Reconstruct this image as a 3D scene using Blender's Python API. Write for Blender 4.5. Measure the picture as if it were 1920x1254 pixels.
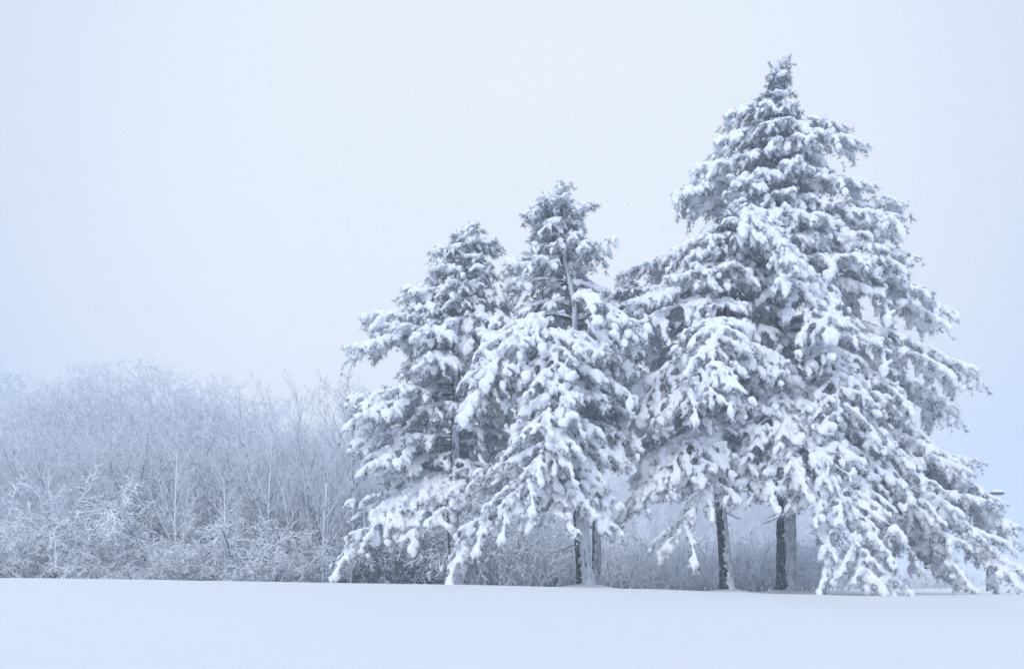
import bpy, math, random
import numpy as np
from mathutils import Vector, Matrix

sc = bpy.context.scene
for o in list(bpy.data.objects):
    bpy.data.objects.remove(o)
R = math.radians
F = 1867.0           # focal length in photograph pixels (35 mm lens)
HZ = 1022.0          # eye-level line in the photograph
CZ = 1.5             # camera height

# ------------------------------------------------------------------ camera
cd = bpy.data.cameras.new('camera')
cam = bpy.data.objects.new('camera', cd)
sc.collection.objects.link(cam)
cam.location = (0, 0, CZ)
cam.rotation_euler = (R(90), 0, 0)
cd.lens = 35
cd.sensor_width = 36
cd.shift_y = (HZ - 627) / 1920.0
cd.clip_end = 2000
sc.camera = cam

# ------------------------------------------------------------------ world
SUN_EL, SUN_AZ = 43, 200       # azimuth clockwise from +Y: behind the camera, a little to the left
world = bpy.data.worlds.new('World')
sc.world = world
world.use_nodes = True
nt = world.node_tree
nt.nodes.clear()
out = nt.nodes.new('ShaderNodeOutputWorld')
bg = nt.nodes.new('ShaderNodeBackground')
sky = nt.nodes.new('ShaderNodeTexSky')
sky.sky_type = 'NISHITA'
sky.sun_disc = False
sky.sun_elevation = R(SUN_EL)
sky.sun_rotation = R(SUN_AZ)
sky.air_density = 1.5
sky.dust_density = 4.0
bg.inputs['Strength'].default_value = 0.1
tc = nt.nodes.new('ShaderNodeTexCoord')
dot = nt.nodes.new('ShaderNodeVectorMath'); dot.operation = 'DOT_PRODUCT'
gdir = Vector((0.0, 1.0, 0.34)).normalized()
dot.inputs[1].default_value = gdir
nrm = nt.nodes.new('ShaderNodeVectorMath'); nrm.operation = 'NORMALIZE'
nt.links.new(tc.outputs['Generated'], nrm.inputs[0])
nt.links.new(nrm.outputs[0], dot.inputs[0])
ramp = nt.nodes.new('ShaderNodeValToRGB')
ramp.color_ramp.interpolation = 'EASE'
e = ramp.color_ramp.elements
e[0].position = 0.775
e[0].color = (0.492, 0.622, 0.897, 1)
e[1].position = 1.0
e[1].color = (0.870, 0.915, 0.99, 1)
nt.links.new(dot.outputs['Value'], ramp.inputs[0])
# thin cloud unevenness
nz = nt.nodes.new('ShaderNodeTexNoise'); nz.inputs['Scale'].default_value = 1.6; nz.inputs['Detail'].default_value = 4
nt.links.new(nrm.outputs[0], nz.inputs['Vector'])
mr = nt.nodes.new('ShaderNodeMapRange')
mr.inputs['To Min'].default_value = 9.6; mr.inputs['To Max'].default_value = 10.4
nt.links.new(nz.outputs['Fac'], mr.inputs['Value'])
sc10 = nt.nodes.new('ShaderNodeVectorMath'); sc10.operation = 'SCALE'
nt.links.new(ramp.outputs['Color'], sc10.inputs[0])
nt.links.new(mr.outputs[0], sc10.inputs['Scale'])
mixs = nt.nodes.new('ShaderNodeMix'); mixs.data_type = 'RGBA'
mixs.inputs[0].default_value = 0.95
nt.links.new(sky.outputs['Color'], mixs.inputs[6])
nt.links.new(sc10.outputs[0], mixs.inputs[7])
nt.links.new(mixs.outputs[2], bg.inputs['Color'])
nt.links.new(bg.outputs[0], out.inputs['Surface'])

# ------------------------------------------------------------------ sun behind cloud
sl = bpy.data.lights.new('sun', 'SUN')
sl.energy = 2.0
sl.angle = R(30)
sl.color = (0.90, 0.95, 1.0)
so = bpy.data.objects.new('sun', sl)
sc.collection.objects.link(so)
so.location = (0, 0, 60)
a = R(SUN_AZ); el = R(SUN_EL)
sdir = Vector((math.sin(a) * math.cos(el), math.cos(a) * math.cos(el), math.sin(el)))
so.rotation_euler = sdir.to_track_quat('Z', 'Y').to_euler()

# ------------------------------------------------------------------ render look
sc.view_settings.view_transform = 'Standard'
sc.view_settings.look = 'None'
sc.view_settings.exposure = 0.0
sc.view_settings.gamma = 1.0
sc.view_settings.use_curve_mapping = False
sc.render.engine = 'CYCLES'
sc.cycles.use_denoising = True
sc.cycles.max_bounces = 6
sc.cycles.diffuse_bounces = 4
sc.cycles.volume_bounces = 2
sc.cycles.filter_width = 1.5

HAZE = 0.0028

# ------------------------------------------------------------------ helpers
def at(px, py, Y):
    return np.array([(px - 960) * Y / F, Y, CZ - (py - HZ) * Y / F])

def mesh_tris(name, V, T, smooth=True):
    me = bpy.data.meshes.new(name)
    V = np.ascontiguousarray(V, np.float32); T = np.ascontiguousarray(T, np.int32)
    me.vertices.add(len(V)); me.vertices.foreach_set('co', V.ravel())
    me.loops.add(T.size); me.loops.foreach_set('vertex_index', T.ravel())
    me.polygons.add(len(T))
    me.polygons.foreach_set('loop_start', np.arange(0, T.size, 3, dtype=np.int32))
    if smooth:
        me.polygons.foreach_set('use_smooth', np.ones(len(T), bool))
    me.update(calc_edges=True)
    return me

def link(name, me, mat=None, parent=None):
    o = bpy.data.objects.new(name, me)
    sc.collection.objects.link(o)
    if mat is not None and not me.materials:
        me.materials.append(mat)
    if parent is not None:
        o.parent = parent
    return o

def thing(name, label, cat, loc=(0, 0, 0), group=None):
    o = bpy.data.objects.new(name, None)
    o.empty_display_size = 0.3
    sc.collection.objects.link(o)
    o.location = loc
    o['label'] = label; o['category'] = cat
    if group:
        o['group'] = group
    return o

class Geo:
    def __init__(s):
        s.V = []; s.T = []; s.n = 0
    def add(s, V, T):
        V = np.asarray(V, float).reshape(-1, 3); T = np.asarray(T, int).reshape(-1, 3)
        s.V.append(V); s.T.append(T + s.n); s.n += len(V)
    def inst(s, tv, tf, M, L):
        """many copies of one little mesh: tv (n,3), tf (m,3), M (k,3,3), L (k,3)"""
        if len(M) == 0:
            return
        V = np.einsum('kij,nj->kni', M, tv) + L[:, None, :]
        T = tf[None] + (np.arange(len(M)) * len(tv))[:, None, None]
        s.add(V.reshape(-1, 3), T.reshape(-1, 3))
    def mesh(s, name, smooth=True):
        return mesh_tris(name, np.concatenate(s.V), np.concatenate(s.T), smooth)

def icosphere(n):
    t = (1 + 5 ** .5) / 2
    v = [(-1, t, 0), (1, t, 0), (-1, -t, 0), (1, -t, 0), (0, -1, t), (0, 1, t), (0, -1, -t), (0, 1, -t), (t, 0, -1), (t, 0, 1), (-t, 0, -1), (-t, 0, 1)]
    v = [np.array(q) / np.linalg.norm(q) for q in v]
    f = [(0, 11, 5), (0, 5, 1), (0, 1, 7), (0, 7, 10), (0, 10, 11), (1, 5, 9), (5, 11, 4), (11, 10, 2), (10, 7, 6), (7, 1, 8), (3, 9, 4), (3, 4, 2), (3, 2, 6), (3, 6, 8), (3, 8, 9), (4, 9, 5), (2, 4, 11), (6, 2, 10), (8, 6, 7), (9, 8, 1)]
    for _ in range(n):
        mid = {}; g = []
        def m(a, b):
            k = (min(a, b), max(a, b))
            if k not in mid:
                q = v[a] + v[b]; v.append(q / np.linalg.norm(q)); mid[k] = len(v) - 1
            return mid[k]
        for a, b, c in f:
            ab, bc, ca = m(a, b), m(b, c), m(c, a)
            g += [(a, ab, ca), (b, bc, ab), (c, ca, bc), (ab, bc, ca)]
        f = g
    return np.array(v), np.array(f)

def wob(P, seed, freq):
    """cheap smooth pseudo noise in -1..1 of points (n,3)"""
    r = np.random.RandomState(seed)
    s = np.zeros(len(P))
    for k in range(5):
        d = r.normal(size=3); d /= np.linalg.norm(d)
        s += np.sin(P @ d * freq * r.uniform(.7, 1.6) + r.uniform(0, 6.28))
    return s / 3.0

def frames(f, twist=None):
    """(k,3) directions -> (k,3,3) matrices with column 0 along f, column 2 as up as possible"""
    f = f / np.linalg.norm(f, axis=1, keepdims=True)
    up = np.tile(np.array([0., 0., 1.]), (len(f), 1))
    up[np.abs(f[:, 2]) > .97] = (1, 0, 0)
    s = np.cross(up, f); s /= np.linalg.norm(s, axis=1, keepdims=True)
    u = np.cross(f, s)
    if twist is not None:
        c, n = np.cos(twist)[:, None], np.sin(twist)[:, None]
        s, u = s * c + u * n, u * c - s * n
    return np.stack([f, s, u], axis=2)

# ------------------------------------------------------------------ materials
def new_mat(name):
    m = bpy.data.materials.new(name); m.use_nodes = True
    n = m.node_tree; b = n.nodes['Principled BSDF']
    b.inputs['Specular IOR Level'].default_value = 0.2
    return m, n, b

def snow_mat(name, col, bscale, bstr, coord='Object', dist=0.02):
    m, n, b = new_mat(name)
    b.inputs['Roughness'].default_value = 0.75
    t = n.nodes.new('ShaderNodeTexCoord')
    z = n.nodes.new('ShaderNodeTexNoise'); z.inputs['Scale'].default_value = bscale; z.inputs['Detail'].default_value = 5
    z.inputs['Roughness'].default_value = .65
    n.links.new(t.outputs[coord], z.inputs['Vector'])
    bp = n.nodes.new('ShaderNodeBump'); bp.inputs['Strength'].default_value = bstr; bp.inputs['Distance'].default_value = dist
    n.links.new(z.outputs['Fac'], bp.inputs['Height'])
    n.links.new(bp.outputs[0], b.inputs['Normal'])
    b.inputs['Base Color'].default_value = (*col, 1)
    return m

SNOW = (0.90, 0.905, 0.93)
M_snow = snow_mat('bough_snow', SNOW, 14, 0.7, dist=0.05)
M_crust = snow_mat('plastered_snow', (0.60, 0.62, 0.66), 9, 0.8, dist=0.05)

def streak_crust(m):
    n = m.node_tree; b = n.nodes['Principled BSDF']
    t = n.nodes.new('ShaderNodeTexCoord'); mp = n.nodes.new('ShaderNodeMapping'); mp.inputs['Scale'].default_value = (1, 1, .3)
    z = n.nodes.new('ShaderNodeTexNoise'); z.inputs['Scale'].default_value = 8; z.inputs['Detail'].default_value = 7; z.inputs['Roughness'].default_value = .65
    n.links.new(t.outputs['Object'], mp.inputs[0]); n.links.new(mp.outputs[0], z.inputs['Vector'])
    r = n.nodes.new('ShaderNodeValToRGB')
    r.color_ramp.elements[0].position = .36; r.color_ramp.elements[0].color = (.10, .10, .105, 1)
    r.color_ramp.elements[1].position = .62; r.color_ramp.elements[1].color = (.74, .76, .80, 1)
    a = r.color_ramp.elements.new(.44); a.color = (.50, .52, .56, 1)
    n.links.new(z.outputs['Fac'], r.inputs[0]); n.links.new(r.outputs[0], b.inputs['Base Color'])
streak_crust(M_crust)

def needle_mat():
    m, n, b = new_mat('pine_needles')
    b.inputs['Roughness'].default_value = 0.6
    g = n.nodes.new('ShaderNodeNewGeometry')
    t = n.nodes.new('ShaderNodeTexCoord')
    z = n.nodes.new('ShaderNodeTexNoise'); z.inputs['Scale'].default_value = 2.2; z.inputs['Detail'].default_value = 3
    n.links.new(t.outputs['Object'], z.inputs['Vector'])
    ad = n.nodes.new('ShaderNodeMath'); ad.operation = 'ADD'
    n.links.new(g.outputs['Random Per Island'], ad.inputs[0]); n.links.new(z.outputs['Fac'], ad.inputs[1])
    r = n.nodes.new('ShaderNodeValToRGB')
    r.color_ramp.elements[0].position = 0.0; r.color_ramp.elements[0].color = (0.030, 0.040, 0.035, 1)
    r.color_ramp.elements[1].position = 1.0; r.color_ramp.elements[1].color = (0.64, 0.71, 0.80, 1)
    a = r.color_ramp.elements.new(.38); a.color = (0.045, 0.060, 0.058, 1)
    a = r.color_ramp.elements.new(.54); a.color = (0.15, 0.185, 0.21, 1)
    a = r.color_ramp.elements.new(.72); a.color = (0.38, 0.45, 0.53, 1)
    hv = n.nodes.new('ShaderNodeMath'); hv.operation = 'MULTIPLY'; hv.inputs[1].default_value = .55
    n.links.new(ad.outputs[0], hv.inputs[0]); n.links.new(hv.outputs[0], r.inputs[0])
    n.links.new(r.outputs[0], b.inputs['Base Color'])
    return m
M_needle = needle_mat()

def bark_mat(name, c0, c1, scale):
    m, n, b = new_mat(name)
    b.inputs['Roughness'].default_value = 0.9
    t = n.nodes.new('ShaderNodeTexCoord')
    mp = n.nodes.new('ShaderNodeMapping'); mp.inputs['Scale'].default_value = (1, 1, .25)
    z = n.nodes.new('ShaderNodeTexNoise'); z.inputs['Scale'].default_value = scale; z.inputs['Detail'].default_value = 6
    n.links.new(t.outputs['Object'], mp.inputs[0]); n.links.new(mp.outputs[0], z.inputs['Vector'])
    r = n.nodes.new('ShaderNodeValToRGB')
    r.color_ramp.elements[0].position = .35; r.color_ramp.elements[0].color = (*c0, 1)
    r.color_ramp.elements[1].position = .68; r.color_ramp.elements[1].color = (*c1, 1)
    n.links.new(z.outputs['Fac'], r.inputs[0])
    z2 = n.nodes.new('ShaderNodeTexNoise'); z2.inputs['Scale'].default_value = 26; z2.inputs['Detail'].default_value = 3
    mp2 = n.nodes.new('ShaderNodeMapping'); mp2.inputs['Scale'].default_value = (1, 1, .45)
    n.links.new(t.outputs['Object'], mp2.inputs[0]); n.links.new(mp2.outputs[0], z2.inputs['Vector'])
    r2 = n.nodes.new('ShaderNodeMapRange'); r2.inputs['From Min'].default_value = .60; r2.inputs['From Max'].default_value = .68
    n.links.new(z2.outputs['Fac'], r2.inputs['Value'])
    mx = n.nodes.new('ShaderNodeMix'); mx.data_type = 'RGBA'; mx.inputs[7].default_value = (.62, .66, .72, 1)
    n.links.new(r2.outputs[0], mx.inputs[0]); n.links.new(r.outputs[0], mx.inputs[6]); n.links.new(mx.outputs[2], b.inputs['Base Color'])
    bp = n.nodes.new('ShaderNodeBump'); bp.inputs['Strength'].default_value = 1; bp.inputs['Distance'].default_value = .05
    n.links.new(z.outputs['Fac'], bp.inputs['Height']); n.links.new(bp.outputs[0], b.inputs['Normal'])
    return m
M_bark = bark_mat('pine_bark', (0.018, 0.017, 0.017), (0.07, 0.065, 0.062), 9)

def twig_mat(name, bark, thr, soft, wind=(0.25, -0.5, 0.83), snow=(0.80, 0.83, 0.90)):
    """bark with rime on the side the snow came from and on top"""
    m, n, b = new_mat(name)
    b.inputs['Roughness'].default_value = 0.85
    g = n.nodes.new('ShaderNodeNewGeometry')
    d = n.nodes.new('ShaderNodeVectorMath'); d.operation = 'DOT_PRODUCT'; d.inputs[1].default_value = Vector(wind).normalized()
    n.links.new(g.outputs['Normal'], d.inputs[0])
    t = n.nodes.new('ShaderNodeTexCoord')
    z = n.nodes.new('ShaderNodeTexNoise'); z.inputs['Scale'].default_value = 3.0; z.inputs['Detail'].default_value = 4
    n.links.new(t.outputs['Object'], z.inputs['Vector'])
    ma = n.nodes.new('ShaderNodeMath'); ma.operation = 'MULTIPLY_ADD'; ma.inputs[1].default_value = 1.6; 
    n.links.new(z.outputs['Fac'], ma.inputs[0]); n.links.new(d.outputs['Value'], ma.inputs[2])
    mr = n.nodes.new('ShaderNodeMapRange'); mr.inputs['From Min'].default_value = thr + .8 - soft; mr.inputs['From Max'].default_value = thr + .8 + soft
    n.links.new(ma.outputs[0], mr.inputs['Value'])
    mx = n.nodes.new('ShaderNodeMix'); mx.data_type = 'RGBA'
    mx.inputs[6].default_value = (*bark, 1); mx.inputs[7].default_value = (*snow, 1)
    n.links.new(mr.outputs[0], mx.inputs[0]); n.links.new(mx.outputs[2], b.inputs['Base Color'])
    return m
M_limb = twig_mat('pine_limb', (0.05, 0.045, 0.042), 0.45, .15)
M_twig = twig_mat('rimed_twigs', (0.13, 0.135, 0.15), -0.70, .3, snow=(.86, .875, .91))
M_rime = twig_mat('heavily_rimed_twigs', (0.35, 0.35, 0.37), -0.9, .3, snow=(.86, .875, .91))
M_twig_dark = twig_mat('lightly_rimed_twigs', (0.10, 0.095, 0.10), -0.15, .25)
M_stem = twig_mat('rimed_stem', (0.055, 0.05, 0.05), 0.1, .2)

# ------------------------------------------------------------------ ground
def smooth01(t):
    t = np.clip(t, 0, 1); return t * t * (3 - 2 * t)

_cx = np.array([-400, 0, 300, 500, 700, 857, 1000, 1200, 1400, 1560, 1700, 1920, 2400.])
_cy = np.array([1084, 1085, 1086, 1089, 1094, 1099.5, 1104, 1109, 1115, 1124, 1130, 1134, 1138.])
CREST = 30.0
def ground_z(X, Y):
    X = np.asarray(X, float); Y = np.asarray(Y, float)
    px = 960 + F * X / np.maximum(Y, 8)
    # crest line is a feature of the place: take it from the point's bearing at the crest distance
    pc = 960 + F * X / CREST
    pcx = np.where(Y < CREST, pc, pc * .35 + px * .65)
    cy = np.interp(pcx, _cx, _cy)
    zc = CZ - (cy - HZ) * CREST / F
    back = np.where(Y < 150, 1.1 - .039 * Y, 1.1 - .039 * 150)
    front = zc * smooth01((Y - 4) / (CREST - 4))
    w = smooth01((Y - CREST) / 9.0)
    z = front * (1 - w) + back * w
    z = z + .035 * np.sin(X * .31 + 1.3) * np.sin(Y * .23 + .4) * np.clip(Y / 20, 0, 1) * np.clip((200 - Y) / 150, .2, 1)
    return z

def build_ground():
    ys = np.concatenate([np.linspace(-30, 0, 8), np.linspace(1, 26, 60), np.linspace(26.3, 46, 90), np.linspace(46.6, 90, 60), np.geomspace(92, 640, 26)])
    xs = np.concatenate([-np.geomspace(640, 42, 20), np.linspace(-40, 40, 220), np.geomspace(42, 640, 20)])
    X, Y = np.meshgrid(xs, ys)
    Z = ground_z(X, Y)
    near = (np.abs(X) < 41) & (Y < 90)
    Z += np.where(near, .020 * wob(np.stack([X * .35, Y * 1.1, X * 0], -1).reshape(-1, 3), 6, .8).reshape(X.shape) * np.clip((40 - Y) / 10, 0, 1), 0)
    Z += np.where(near, .008 * wob(np.stack([X * .6, Y * 2.2, X * 0], -1).reshape(-1, 3), 5, 1.7).reshape(X.shape), 0)
    zone = np.clip((X - 2) / 6, 0, 1) * np.exp(-((Y - 34) / 6.0) ** 2)
    Z += zone * .035 * wob(np.stack([X, Y * 1.3, X * 0], -1).reshape(-1, 3), 8, 2.2).reshape(X.shape)
    # drift mounds round the trunks
    for bx, by, h, s in MOUNDS:
        Z += h * np.exp(-((X - bx) ** 2 + (Y - by) ** 2) / (2 * s * s))
    V = np.stack([X, Y, Z], -1).reshape(-1, 3)
    nx, ny = len(xs), len(ys)
    i = np.arange(nx - 1)[None] + np.arange(ny - 1)[:, None] * nx
    i = i.ravel()
    T = np.concatenate([np.stack([i, i + 1, i + nx + 1], 1), np.stack([i, i + nx + 1, i + nx], 1)])
    m, n, b = new_mat('snow_field')
    b.inputs['Base Color'].default_value = (0.805, 0.79, 0.77, 1)
    b.inputs['Roughness'].default_value = .7
    t = n.nodes.new('ShaderNodeTexCoord')
    mp = n.nodes.new('ShaderNodeMapping'); mp.inputs['Scale'].default_value = (.5, 2.0, 1)
    z = n.nodes.new('ShaderNodeTexNoise'); z.inputs['Scale'].default_value = 1.6; z.inputs['Detail'].default_value = 8; z.inputs['Roughness'].default_value = .6
    n.links.new(t.outputs['Object'], mp.inputs[0]); n.links.new(mp.outputs[0], z.inputs['Vector'])
    bp = n.nodes.new('ShaderNodeBump'); bp.inputs['Strength'].default_value = .4; bp.inputs['Distance'].default_value = .09
    n.links.new(z.outputs['Fac'], bp.inputs['Height']); n.links.new(bp.outputs[0], b.inputs['Normal'])
    o = link('snow_ground', mesh_tris('snow_ground', V, T), m)
    o['kind'] = 'structure'

# ------------------------------------------------------------------ pine boughs
rs = np.random.RandomState(11)
ICO1 = icosphere(1)
ICO2 = icosphere(2)
LUMPS = []
for k in range(8):
    v, f = ICO1 if k < 6 else ICO2
    v = v.copy()
    v *= (1 + .20 * wob(v, 40 + k, 2.6) + .08 * wob(v, 80 + k, 6))[:, None]
    if k < 5:
        u = (v[:, 0] + 1) / 2
        v[:, 1:] *= (1.12 - .55 * u)[:, None]
        v[:, 2] -= .30 * u * u
    LUMPS.append((v, f))
# tuft: flat needles fanning out along +x
def tuft(seed, n, spread, w, taper=1.0):
    r = np.random.RandomState(seed)
    V = []; T = []
    for i in range(n):
        d = np.array([1.0, 0, 0]) + r.normal(size=3) * spread
        d /= np.linalg.norm(d)
        s = np.cross(d, r.normal(size=3)); s /= np.linalg.norm(s)
        L = r.uniform(.7, 1.1)
        b = r.normal(size=3) * .04
        V += [b - s * w, b + s * w, b + d * L + np.array([0, 0, -.12 * L * L])]
        T.append((3 * i, 3 * i + 1, 3 * i + 2))
    return np.array(V), np.array(T)
TUFTS = [tuft(60 + k, 11, .62, .040) for k in range(4)]
SPIKES = [tuft(70 + k, 5, .55, .09) for k in range(3)]
OCT = (np.array([(1, 0, 0), (-1, 0, 0), (0, 1, 0), (0, -1, 0), (0, 0, 1), (0, 0, -1.)]),
       np.array([(0, 2, 4), (2, 1, 4), (1, 3, 4), (3, 0, 4), (2, 0, 5), (1, 2, 5), (3, 1, 5), (0, 3, 5)]))

def tube(geo, P, r, n=6):
    """tube along points P (k,3) with radii r (k,)"""
    P = np.asarray(P, float); r = np.asarray(r, float)
    d = np.gradient(P, axis=0)
    M = frames(d)
    a = np.linspace(0, 2 * np.pi, n, endpoint=False)
    ring = np.cos(a)[None, :, None] * M[:, None, :, 1] + np.sin(a)[None, :, None] * M[:, None, :, 2]
    V = P[:, None] + ring * r[:, None, None]
    k = len(P)
    T = []
    for i in range(k - 1):
        for j in range(n):
            a0 = i * n + j; a1 = i * n + (j + 1) % n
            T += [(a0, a1, a1 + n), (a0, a1 + n, a0 + n)]
    geo.add(V.reshape(-1, 3), T)

def fuse(me, voxel):
    """union of overlapping closed lumps as one soft surface"""
    o = bpy.data.objects.new('tmp', me); sc.collection.objects.link(o)
    m = o.modifiers.new('a', 'REMESH'); m.mode = 'VOXEL'; m.voxel_size = voxel; m.use_smooth_shade = True
    q = o.modifiers.new('s', 'SMOOTH'); q.factor = .5; q.iterations = 2
    dg = bpy.context.evaluated_depsgraph_get()
    ev = o.evaluated_get(dg); em = ev.to_mesh(); em.calc_loop_triangles()
    V = np.empty(len(em.vertices) * 3, np.float32); em.vertices.foreach_get('co', V)
    T = np.empty(len(em.loop_triangles) * 3, np.int32); em.loop_triangles.foreach_get('vertices', T)
    V = V.reshape(-1, 3).astype(float); V += .013 * np.stack([wob(V, 3, 27), wob(V, 4, 27), wob(V, 5, 27)], 1)
    ev.to_mesh_clear(); bpy.data.objects.remove(o); bpy.data.meshes.remove(me)
    return V, T.reshape(-1, 3)

def make_bough(L, elev, arch, seed, snowy=1.0, wfac=1.0):
    """meshes (wood, needles, snow) of one bough from the origin out along +x"""
    r = np.random.RandomState(seed)
    wood, needles, snow = Geo(), Geo(), Geo()
    e = R(elev)
    n = max(6, int(L / .25))
    t = np.linspace(0, 1, n)
    bulge = arch * L
    side = r.uniform(-.06, .06) * L
    P = np.stack([t * L * math.cos(e), side * np.sin(t * 3.1) + .02 * L * np.sin(t * 9 + seed), t * L * math.sin(e) + bulge * 4 * t * (1 - t) * (1 - .25 * t)], 1)
    for kk in range(2):
        c0 = r.uniform(.3, .85); P[:, 1] += r.uniform(-.05, .05) * L * np.exp(-((t - c0) / .18) ** 2); P[:, 2] += r.uniform(-.025, .025) * L * np.exp(-((t - c0) / .15) ** 2)
    P[0] = 0
    dr_b = r.uniform(.7, 1.3)
    r0 = .018 + .011 * L
    tube(wood, P, r0 * (1 - t) ** .8 + .008, 6)
    W = min(.42 + .235 * L ** .85, .62 * L) * wfac
    rolls = []
    sp_p, sp_f, sp_l, sp_s = [], [], [], []      # sprays: root, direction, length, snowy?
    s = (.22 if L > 1.6 else .12) * r.uniform(.8, 1.2)
    sign = 1
    step = (.11 if L < .8 else .17) if L < 5 else .21
    while s < 1.0:
        i = s * (n - 1); i0 = min(int(i), n - 2); fr = i - i0
        p = P[i0] * (1 - fr) + P[i0 + 1] * fr
        d = P[i0 + 1] - P[i0]; d /= np.linalg.norm(d)
        sign = -sign if r.rand() < .75 else sign
        ang = sign * R(r.uniform(28, 88))
        shape = min(1, (s + .12) / .36) * (1 - .42 * max(0, (s - .42) / .58) ** 1.8)
        Ls = W * shape * r.choice((.5, .8, 1.0, 1.2)) * r.uniform(.85, 1.1)
        Ls = min(Ls, max(.12, (1.04 - s) * L / max(.25, math.cos(ang)) + .10))
        h = np.array([d[0], d[1], 0]); h /= max(np.linalg.norm(h), 1e-6)
        hd = np.array([h[0] * math.cos(ang) - h[1] * math.sin(ang), h[0] * math.sin(ang) + h[1] * math.cos(ang), 0])
        droop = r.uniform(.15, .85) * dr_b
        m = max(3, int(Ls / .17) + 1)
        q = np.linspace(0, 1, m)
        Q = p + hd * (q * Ls)[:, None] + (h * .28 * r.uniform(-.4, 1.2))[None] * (q ** 2 * Ls)[:, None]
        Q[:, 2] += d[2] * .5 * q * Ls - droop * Ls * q ** 2 * .75 + .05 * q
        if r.rand() < .25 + .7 * snowy:
            nq = max(2, int(Ls / .11))
            for k in range(nq):
                u = (k + .5) / nq
                if u < .15: continue
                j0 = min(int(u * (m - 1)), m - 2); fq = u * (m - 1) - j0
                rw = r.uniform(.06, .15) * (1 - .35 * u)
                rolls.append((Q[j0] * (1 - fq) + Q[j0 + 1] * fq + np.array([0, 0, rw * .45]), Q[j0 + 1] - Q[j0], rw))
        if m > 3:
            tube(wood, Q, .012 * (1 - q) + .006, 3)
        for k in range(1 if Ls < .5 else 1, m):
            if k / (m - 1) < .25 and Ls > .6:
                continue
            g = Q[k] - Q[k - 1]; g /= np.linalg.norm(g)
            for rep in range(2):
                a2 = r.uniform(-1.35, 1.35) if k < m - 1 else r.uniform(-.5, .5)
                f = np.array([g[0] * math.cos(a2) - g[1] * math.sin(a2), g[0] * math.sin(a2) + g[1] * math.cos(a2), g[2]])
                f[2] -= r.uniform(.0, .6) if rep == 0 else r.uniform(.5, 1.6)
                sp_p.append(Q[k] + r.normal(size=3) * (.05, .05, .03) + f * r.uniform(0, .16)); sp_f.append(f)
                sp_l.append(r.uniform(.26, .46) * (.52 + .48 * min(1, L / 2.2)) * (1 if rep == 0 else 1.15))
                sp_s.append(r.rand() < (.96 * snowy if rep == 0 else .36 * snowy))
        s += step / L * r.uniform(.5, 1.6)
    # leader end
    for k in range(3):
        g = P[-1] - P[-2]; g /= np.linalg.norm(g)
        sp_p.append(P[-1] - g * .1 * k); sp_f.append(g + r.normal(size=3) * .25); sp_l.append(r.uniform(.28, .4)); sp_s.append(r.rand() < snowy)
    # sprays standing on the axis
    for s in np.arange(.25, 1, .2 / L):
        i0 = min(int(s * (n - 1)), n - 2)
        g = P[i0 + 1] - P[i0]; g /= np.linalg.norm(g)
        f = g + r.normal(size=3) * .5; f[2] += .15
        sp_p.append(P[i0] + r.normal(size=3) * .03); sp_f.append(f); sp_l.append(r.uniform(.25, .4)); sp_s.append(r.rand() < .9 * snowy)
    p = np.array(sp_p); f = np.array(sp_f); f /= np.linalg.norm(f, axis=1, keepdims=True)
    l = np.array(sp_l); sn = np.array(sp_s)
    N = len(p)
    # dark needle tufts along every spray
    for k in range(3):
        base = p + f * (l * (.05 + .32 * k))[:, None] + r.normal(size=(N, 3)) * .03
        base[:, 2] -= .03
        ff = f + r.normal(size=(N, 3)) * .35
        Mx = frames(ff, r.uniform(0, 6.28, N)) * r.uniform(.14, .23, N)[:, None, None]
        v = r.randint(0, 4, N)
        for j in range(4):
            needles.inst(*TUFTS[j], Mx[v == j], base[v == j])
    # rimed needles standing out of the snow on top
    for k in range(1):
        w_ = r.rand(N) < .65
        base = p + f * (l * r.uniform(.1, .8, N))[:, None] + np.array([0, 0, .05])
        ff = f + r.normal(size=(N, 3)) * .55 + np.array([0, 0, .35])
        Mx = frames(ff, r.uniform(0, 6.28, N)) * r.uniform(.11, .17, N)[:, None, None]
        v = r.randint(0, 3, N)
        for j in range(3):
            snow.inst(*SPIKES[j], Mx[w_ & (v == j)], base[w_ & (v == j)])
            needles.inst(TUFTS[j][0], TUFTS[j][1][:5], Mx[w_ & (v == j)] * 1.15, base[w_ & (v == j)])
    # snow: overlapping lumps that are fused into one blanket, then caked needle points round its rim
    blanket = Geo()
    idx = np.nonzero(sn)[0]
    if len(idx):
        K = len(idx)
        pp, ff, ll = p[idx], f[idx], l[idx]
        fat = r.uniform(.8, 1.35, K)
        Mx = frames(ff, r.uniform(-.3, .3, K))
        S = np.stack([ll * r.uniform(.42, .60, K), ll * .35 * fat, ll * .29 * fat], 1)
        v = r.randint(0, 5, K)
        c = pp + ff * (ll * .42)[:, None] + np.array([0, 0, .03])
        for j in range(5):
            blanket.inst(*LUMPS[j], (Mx * S[:, None, :])[v == j], c[v == j])
        b = r.rand(K) < .6
        c2 = pp + ff * (ll * r.uniform(.0, .7, K))[:, None] + r.normal(size=(K, 3)) * .05 + np.array([0, 0, .05])
        S2 = (ll * r.uniform(.16, .32, K))[:, None] * np.array([1.1, 1, .8])
        v2 = r.randint(4, 8, K)
        for j in range(4, 8):
            w = b & (v2 == j)
            blanket.inst(*LUMPS[j], (frames(r.normal(size=(K, 3)) * [1, 1, .2]) * S2[:, None, :])[w], c2[w])
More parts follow.
